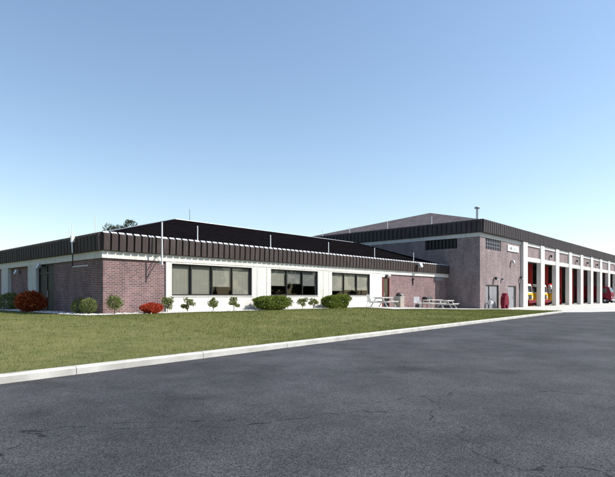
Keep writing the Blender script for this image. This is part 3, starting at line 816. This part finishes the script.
# added unseen tree lines: dim sky light on shaded walls, darken window reflections
def wood(n_trees, x0, x1, y0, y1, leaves, seed, side):
    rr = random.Random(seed); st = MB(); cl = []
    for k in range(n_trees):
        x = rr.uniform(x0, x1); y = rr.uniform(y0, y1); hgt = rr.uniform(12, 19)
        st.tube((x, y, -0.8), (x, y, hgt*0.8), 0.25, 0.06, n=6)
        for q in range(7):
            an = rr.uniform(0, 6.28); rad = rr.uniform(0.5, 3.2)
            cl.append(((x + rad*math.cos(an), y + rad*math.sin(an), hgt*rr.uniform(.06, .95)), (rr.uniform(1.5, 2.6),)*2 + (rr.uniform(1.2, 2.2),)))
    fs = [blob_sampler(c, r_, 8, i) for i, (c, r_) in enumerate(cl)]
    o = leaf_cloud('wood', M['leaf_tree'], None, leaves, 0.62, lambda g: fs[g.integers(len(fs))](g), seed + 1)
    tag(o, 'unseen green wood added to block low sky light to the ' + side, 'wood', kind='stuff')
    tag(st.build('added_wood_trunks', M['bark'], fixn=False), 'trunks of the added unseen wood to the ' + side, 'wood', kind='stuff')
wood(70, -82, -48, -45, 90, 26000, 77, 'west')
wood(30, -48, -6, 95, 125, 11000, 87, 'north west')
wood(90, -80, 140, -112, -84, 52000, 97, 'south beyond the road')

# ------------------------------------------------------------------ patio furniture
def picnic(x, y, rz, label, first=None):
    z = ground_z(x, y) + 0.055
    if first: return copy_tree(first, (x, y, z), label, rz)
    t = thing('picnic_table', (x, y, z), label, 'table', 'white picnic tables on the patio', rz)
    b = MB()
    for k in range(5): b.box(-1.05, 1.05, -0.40 + k*0.162, -0.40 + k*0.162 + 0.15, 0.71, 0.75)
    b.build('tabletop', M['wood'], t)
    for s in (-1, 1):
        b = MB(); b.box(-1.05, 1.05, s*0.75 - 0.14, s*0.75 - 0.005, 0.42, 0.455); b.box(-1.05, 1.05, s*0.75 + 0.005, s*0.75 + 0.14, 0.42, 0.455)
        b.build('bench', M['wood'], t)
        g = MB()
        for q in (-1, 1): g.prism([(q*0.30, 0.70), (q*0.22, 0.70), (q*0.66, 0.0), (q*0.76, 0.0)], 'X', s*0.72 - 0.02, s*0.72 + 0.02)
        g.box(s*0.72 + 0.021, s*0.72 + 0.06, -0.86, 0.86, 0.32, 0.42); g.box(s*0.72 + 0.021, s*0.72 + 0.06, -0.38, 0.38, 0.62, 0.708)
        g.build('leg_frame', M['wood'], t)
    return t
pt = picnic(21.3, -1.75, R(8), 'white picnic table in front of the back door')
picnic(29.4, -1.5, R(-12), 'white picnic table before the black grill', pt)
picnic(32.1, -1.6, R(10), 'white picnic table in the shaded corner by the engine house', pt)

def patio_chair(x, y, rz, label, m, first=None):
    z = ground_z(x, y) + 0.055
    if first: return copy_tree(first, (x, y, z), label, rz)
    t = thing('patio_chair', (x, y, z), label, 'chair', 'patio chairs', rz)
    s = MB()
    for k in range(6): s.box(-0.25, 0.25, -0.25 + k*0.083, -0.25 + k*0.083 + 0.065, 0.40, 0.42)
    s.build('seat', m, t)
    s = MB()
    for k in range(6): s.obox((-0.21 + k*0.084, 0.29, 0.68), (0.06, 0.02, 0.54), (R(-12), 0, 0))
    s.build('backrest', m, t)
    for sx in (-1, 1):
        MB().tube((sx*0.26, -0.24, 0), (sx*0.26, -0.24, 0.60), 0.016, n=7).build('leg', m, t)
        MB().tube((sx*0.26, 0.34, 0), (sx*0.26, 0.24, 0.60), 0.016, n=7).build('leg', m, t)
        MB().box(sx*0.26 - 0.03, sx*0.26 + 0.03, -0.27, 0.30, 0.60, 0.625).build('armrest', m, t)
    return t
pc = patio_chair(18.9, -2.4, R(60), 'white slatted chair alone left of the picnic table by the back door', M['white_metal'])
patio_chair(27.4, -1.2, R(-50), 'white slatted chair left of the grill on the patio', M['white_metal'], pc)
# litter bin: square aggregate body with brown domed lid
z = ground_z(22.6, -2.2) + 0.05
t = thing('litter_bin', (22.7, -2.3, z), 'square aggregate litter bin with dark domed lid right of the back door', 'bin')
MB().box(-0.29, 0.29, -0.29, 0.29, 0, 0.80).build('body', M['aggregate'], t, bevel=0.02)
MB().box(-0.31, 0.31, -0.31, 0.31, 0.80, 0.84).build('rim', M['white'], t)
l = MB().lathe((0, 0, 0.84), [(0.29, 0.0), (0.28, 0.10), (0.24, 0.20), (0.15, 0.28), (0.0, 0.31)], 18).build('lid', M['bin_lid'], t)
MB().box(-0.12, 0.12, -0.30, -0.24, 0.90, 1.02).build('flap', M['steel'], l)
# barbecue
z = ground_z(30.0, -0.7) + 0.05
t = thing('barbecue_grill', (30.2, -0.62, z), 'black barrel barbecue grill standing behind the picnic tables', 'grill')
MB().prism([(-0.27, 0.72), (-0.25, 0.62), (-0.12, 0.54), (0.12, 0.54), (0.25, 0.62), (0.27, 0.72)], 'X', -0.52, 0.52).build('bowl', M['black'], t)
l = MB().prism([(0.27, 0.725), (0.26, 0.90), (0.14, 1.02), (-0.14, 1.02), (-0.26, 0.90), (-0.27, 0.725)], 'X', -0.52, 0.52).build('lid', M['black'], t, bevel=0.01)
MB().tube((-0.25, -0.31, 0.84), (0.25, -0.31, 0.84), 0.015, n=7).build('handle', M['steel'], l)
for sx in (-1, 1):
    for sy in (-1, 1): MB().tube((sx*0.42, sy*0.16, 0.56), (sx*0.46, sy*0.24, 0), 0.018, n=7).build('leg', M['black'], t)
MB().box(0.53, 0.85, -0.2, 0.2, 0.68, 0.71).build('side_shelf', M['wood'], t)

# dark red upright cabinet on two legs by the grey doors
t = thing('red_cabinet', (39.9, GY - 0.75, GG - 0.02), 'dark crimson upright cabinet with rounded top on two stubby legs beside the grey double door', 'cabinet')
prof = [(-0.62, 0.36), (-0.60, 0.85), (-0.46, 1.20), (-0.30, 1.36), (-0.20, 1.52), (0.0, 1.58), (0.20, 1.52), (0.30, 1.36), (0.46, 1.20), (0.60, 0.85), (0.62, 0.36)]
MB().prism(prof, 'Y', -0.22, 0.22).build('body', M['crimson'], t, bevel=0.03)
for s in (-1, 1): MB().box(s*0.43 - 0.16, s*0.43 + 0.16, -0.17, 0.17, 0, 0.37).build('leg', M['crimson'], t, bevel=0.02)
MB().box(-0.36, 0.36, -0.235, -0.222, 0.50, 1.05).build('front_panel', M['crimson'], t)
# gas meter beside the double door
t = thing('gas_meter', (37.15, GY - 0.35, GG - 0.02), 'grey gas meter with pipes at the foot of the wall left of the red cabinet', 'meter')
MB().box(-0.26, 0.26, -0.16, 0.16, 0.45, 0.85).build('meter_box', M['steel'], t, bevel=0.04)
p = MB(); p.tube((-0.18, 0, 0), (-0.18, 0, 0.45), 0.035); p.tube((0.18, 0, 0.85), (0.18, 0, 1.05), 0.035); p.tube((0.18, 0, 1.05), (0.75, 0.1, 1.05), 0.035); p.tube((0.75, 0.1, 1.05), (0.75, 0.1, 0), 0.035); p.tube((-0.18, 0, 0.18), (0.75, 0.1, 0.18), 0.03)
p.build('pipe', M['grey_door'], t)
MB().lathe((0.35, -0.05, 0.62), [(0.0, -0.10), (0.13, -0.08), (0.15, 0.0), (0.13, 0.08), (0.0, 0.10)], 14).build('regulator', M['white_metal'], t)

# ------------------------------------------------------------------ fire engines standing nose-out in the bays
def engine(x, y, label, first=None, z=GG):
    if first: return copy_tree(first, (x, y, z), label)
    t = thing('fire_engine', (x, y, z), label, 'fire engine', 'fire engines in the bays')
    # origin at the centre of the nose, body runs towards +Y
    c = MB().prism([(0.0, 0.55), (-0.02, 1.55), (0.05, 1.60), (2.2, 1.60), (2.2, 0.55)], 'X', -1.22, 1.22).build('cab', M['truck_yellow'], t, bevel=0.05)
    up = MB(); up.prism([(0.05, 1.605), (0.18, 2.55), (0.30, 2.72), (2.2, 2.78), (2.2, 1.605)], 'X', -1.20, 1.20)
    u = up.build('cab_top', M['truck_white'], t, bevel=0.06)
    w = MB(); w.add([(-1.05, 0.055, 1.72), (1.05, 0.055, 1.72), (1.05, 0.155, 2.45), (-1.05, 0.155, 2.45), (-1.05, 0.09, 1.72), (1.05, 0.09, 1.72), (1.05, 0.19, 2.45), (-1.05, 0.19, 2.45)],
                    [(0,1,2,3), (4,7,6,5), (0,4,5,1), (1,5,6,2), (2,6,7,3), (3,7,4,0)])
    w.build('windscreen', M['dark_glass'], u)
    for s in (-1, 1):
        MB().box(s*1.203, s*1.215, 0.6, 1.5, 1.72, 2.4).build('side_window', M['dark_glass'], u)
        hl = MB().box(s*0.82 - 0.2, s*0.82 + 0.2, -0.05, 0.02, 0.95, 1.2).build('headlight', M['lens'], t)
        m = MB(); m.box(s*1.38 - 0.10, s*1.38 + 0.10, -0.02, 0.06, 1.7, 2.15); m.tube((s*1.2, 0.2, 2.2), (s*1.38, 0.02, 2.15), 0.02, n=6); m.build('mirror', M['black'], t)
        for yy in (1.3, 5.6):
            wh = MB().lathe((s*1.05, yy, 0.52), [(0.30, -0.16), (0.48, -0.16), (0.52, -0.10), (0.52, 0.10), (0.48, 0.16), (0.30, 0.16)], 20, axis='X').build('wheel', M['tyre'], t)
            MB().lathe((s*1.05, yy, 0.52), [(0.0, -0.17), (0.18, -0.17), (0.30, -0.14), (0.30, 0.14), (0.18, 0.17), (0.0, 0.17)], 16, axis='X').build('rim', M['steel'], wh)
    MB().box(-0.55, 0.55, -0.04, 0.0, 0.85, 1.40).build('grille', M['black'], t)
    MB().box(-1.25, 1.25, -0.34, -0.02, 0.42, 0.78).build('bumper', M['crimson'], t, bevel=0.03)
    MB().box(-0.75, 0.75, 0.5, 0.8, 2.76, 2.95).build('light_bar', M['truck_red'], t, bevel=0.03)
    MB().box(-1.24, 1.24, 2.22, 7.6, 0.55, 2.75).build('body', M['truck_red'], t, bevel=0.03)
    return t
bx = lambda k: P0 + k*PP + PW + (PP - PW)/2
e1 = engine(bx(0) + 0.2, GY + 0.32, 'yellow and white fire engine nose in the first bay from the left')
engine(bx(1) + 0.2, GY + 0.45, 'yellow and white fire engine nose in the second bay from the left', e1)
engine(bx(2) + 0.1, GY + 0.9, 'yellow and white fire engine set back in the third bay', e1)
# dark red truck parked by the far end of the building
t = thing('red_truck', (86.6, -1.7, GG), 'dark red box truck with its nose out of the far right engine bay', 'truck', rz=R(-90))
MB().box(-2.6, 1.2, -1.15, 1.15, 0.75, 3.0).build('box_body', M['crimson'], t, bevel=0.03)
c = MB().prism([(1.25, 0.6), (1.25, 2.85), (2.55, 2.80), (2.95, 1.75), (3.0, 1.6), (3.0, 0.6)], 'Y', -1.12, 1.12).build('cab', M['crimson'], t, bevel=0.05)
MB().obox((2.785, 0, 2.28), (0.03, 1.9, 0.85), (0, R(-20.8), 0)).build('windscreen', M['dark_glass'], c)
for s in (-1, 1): MB().box(2.99, 3.03, s*0.8 - 0.15, s*0.8 + 0.15, 0.95, 1.15).build('headlight', M['lens'], t)
MB().box(3.0, 3.2, -1.15, 1.15, 0.45, 0.75).build('bumper', M['steel'], t, bevel=0.03)
MB().box(-2.62, -2.605, -1.0, 1.0, 0.9, 2.85).build('rear_door', M['black'], t)
MB().box(1.45, 2.35, -1.135, -1.122, 1.75, 2.55).build('side_window', M['dark_glass'], c)
for xx in (-1.6, 2.0):
    for s in (-1, 1):
        wh = MB().lathe((xx, s*0.98, 0.48), [(0.28, -0.14), (0.45, -0.14), (0.48, -0.08), (0.48, 0.08), (0.45, 0.14), (0.28, 0.14)], 18, axis='Y').build('wheel', M['tyre'], t)
        MB().lathe((xx, s*0.98, 0.48), [(0.0, -0.15), (0.28, -0.12), (0.28, 0.12), (0.0, 0.15)], 14, axis='Y').build('rim', M['steel'], wh)

# ------------------------------------------------------------------ pebbles and grass
def pebbles():
    g = np.random.default_rng(3); b = MB()
    for _ in range(3000):
        if g.random() < 0.8: x, y = g.uniform(-1.3, 18.6), -abs(g.normal(0.75, 0.35))
        else: x, y = -abs(g.normal(0.7, 0.35)), g.uniform(-1.0, 14)
        if -1.6 > y: continue
        r = g.uniform(0.018, 0.05); z = ground_z(x, y) + 0.03 + r*0.3
        k = r*g.uniform(.6, 1, 6)
        b.add([(x+k[0],y,z),(x-k[1],y,z),(x,y+k[2],z),(x,y-k[3],z),(x,y,z+k[4]*.8),(x,y,z-k[5])],
              [(0,2,4),(2,1,4),(1,3,4),(3,0,4),(2,0,5),(1,2,5),(3,1,5),(0,3,5)])
    tag(b.build('pebbles', M['pebble'], fixn=False), 'loose white pebbles scattered over the gravel bed', 'pebbles', kind='stuff')
pebbles()

def grass():
    g = np.random.default_rng(5)
    N = 330000
    # denser near the camera
    x = g.uniform(-24, 36, N); t = g.uniform(0, 1, N) ** 1.25
    ky = -12.26 + (x - 14.0)*0.0745
    top = np.where(x < -1.4, 14.0, np.where(x < 18.6, -1.2, -4.5))
    y = ky + 0.12 + t*(top - ky - 0.12)
    cx, cy = -10.9, -23.2
    dist = np.hypot(x - cx, y - cy)
    keep = g.uniform(0, 1, N) < np.clip(16.0 / dist, 0.15, 1) ** 1.1
    ang = np.abs(np.arctan2(x - cx, y - cy) - 0.832); keep &= ang < 0.72
    x, y, dist = x[keep], y[keep], dist[keep]; n = len(x)
    s = np.clip((y + 12.26 - (x - 14)*0.0745)/10.5, 0, 1); s = s*s*(3-2*s)
    b = np.clip((x - 19)/17, 0, 1); b = -0.39*b*b*(3-2*b)
    z = -0.44 + (b + 0.44)*s
    hgt = g.uniform(0.025, 0.065, n) * (1 + 0.5*(g.uniform(0,1,n) > .95)); wid = np.clip(0.0012*dist/4, 0.003, 0.02)*g.uniform(.8, 1.6, n)
    tuft = (np.sin(x*3.1 + 2*np.sin(y*2.3)) * np.sin(y*3.7 + 1.7*np.sin(x*1.9)) > 0.62) & (g.uniform(0, 1, n) < 0.6)
    hgt = np.where(tuft, hgt*1.7, hgt)
    a = g.uniform(0, 6.283, n); ed = np.exp(-np.abs(y - (-12.26 + (x - 14)*0.0745 + 0.12))/0.12)
    hgt = hgt * (1 + 0.9*ed*g.uniform(0, 1, n)); lean = g.normal(0, 0.45, (n, 2))*hgt[:, None]
    v = np.empty((n, 3, 3))
    v[:, 0] = np.stack([x - wid*np.cos(a), y - wid*np.sin(a), z - 0.01], 1)
    v[:, 1] = np.stack([x + wid*np.cos(a), y + wid*np.sin(a), z - 0.01], 1)
    v[:, 2] = np.stack([x + lean[:, 0], y + lean[:, 1], z + hgt], 1)
    me = bpy.data.meshes.new('grass')
    me.vertices.add(3*n); me.vertices.foreach_set('co', v.reshape(-1))
    me.loops.add(3*n); me.loops.foreach_set('vertex_index', np.arange(3*n, dtype=np.int32))
    me.polygons.add(n); me.polygons.foreach_set('loop_start', np.arange(0, 3*n, 3, dtype=np.int32))
    me.update(calc_edges=True)
    patch = 0.5 + 0.25*np.sin(x*0.9 + 1.3*np.sin(y*0.7)) + 0.2*np.sin(y*1.9 + x*0.4)
    tone = np.clip(0.5*g.uniform(0, 1, n) + 0.62*patch - 0.06 - 0.25*tuft, 0, 1)
    at = me.attributes.new('leaf_tone', 'FLOAT', 'FACE'); at.data.foreach_set('value', tone.astype(np.float32))
    me.materials.append(M['blade'])
    o = bpy.data.objects.new('grass', me); COL.objects.link(o)
    tag(o, 'short mown yellow green grass covering the lawn', 'grass', kind='stuff')
grass()
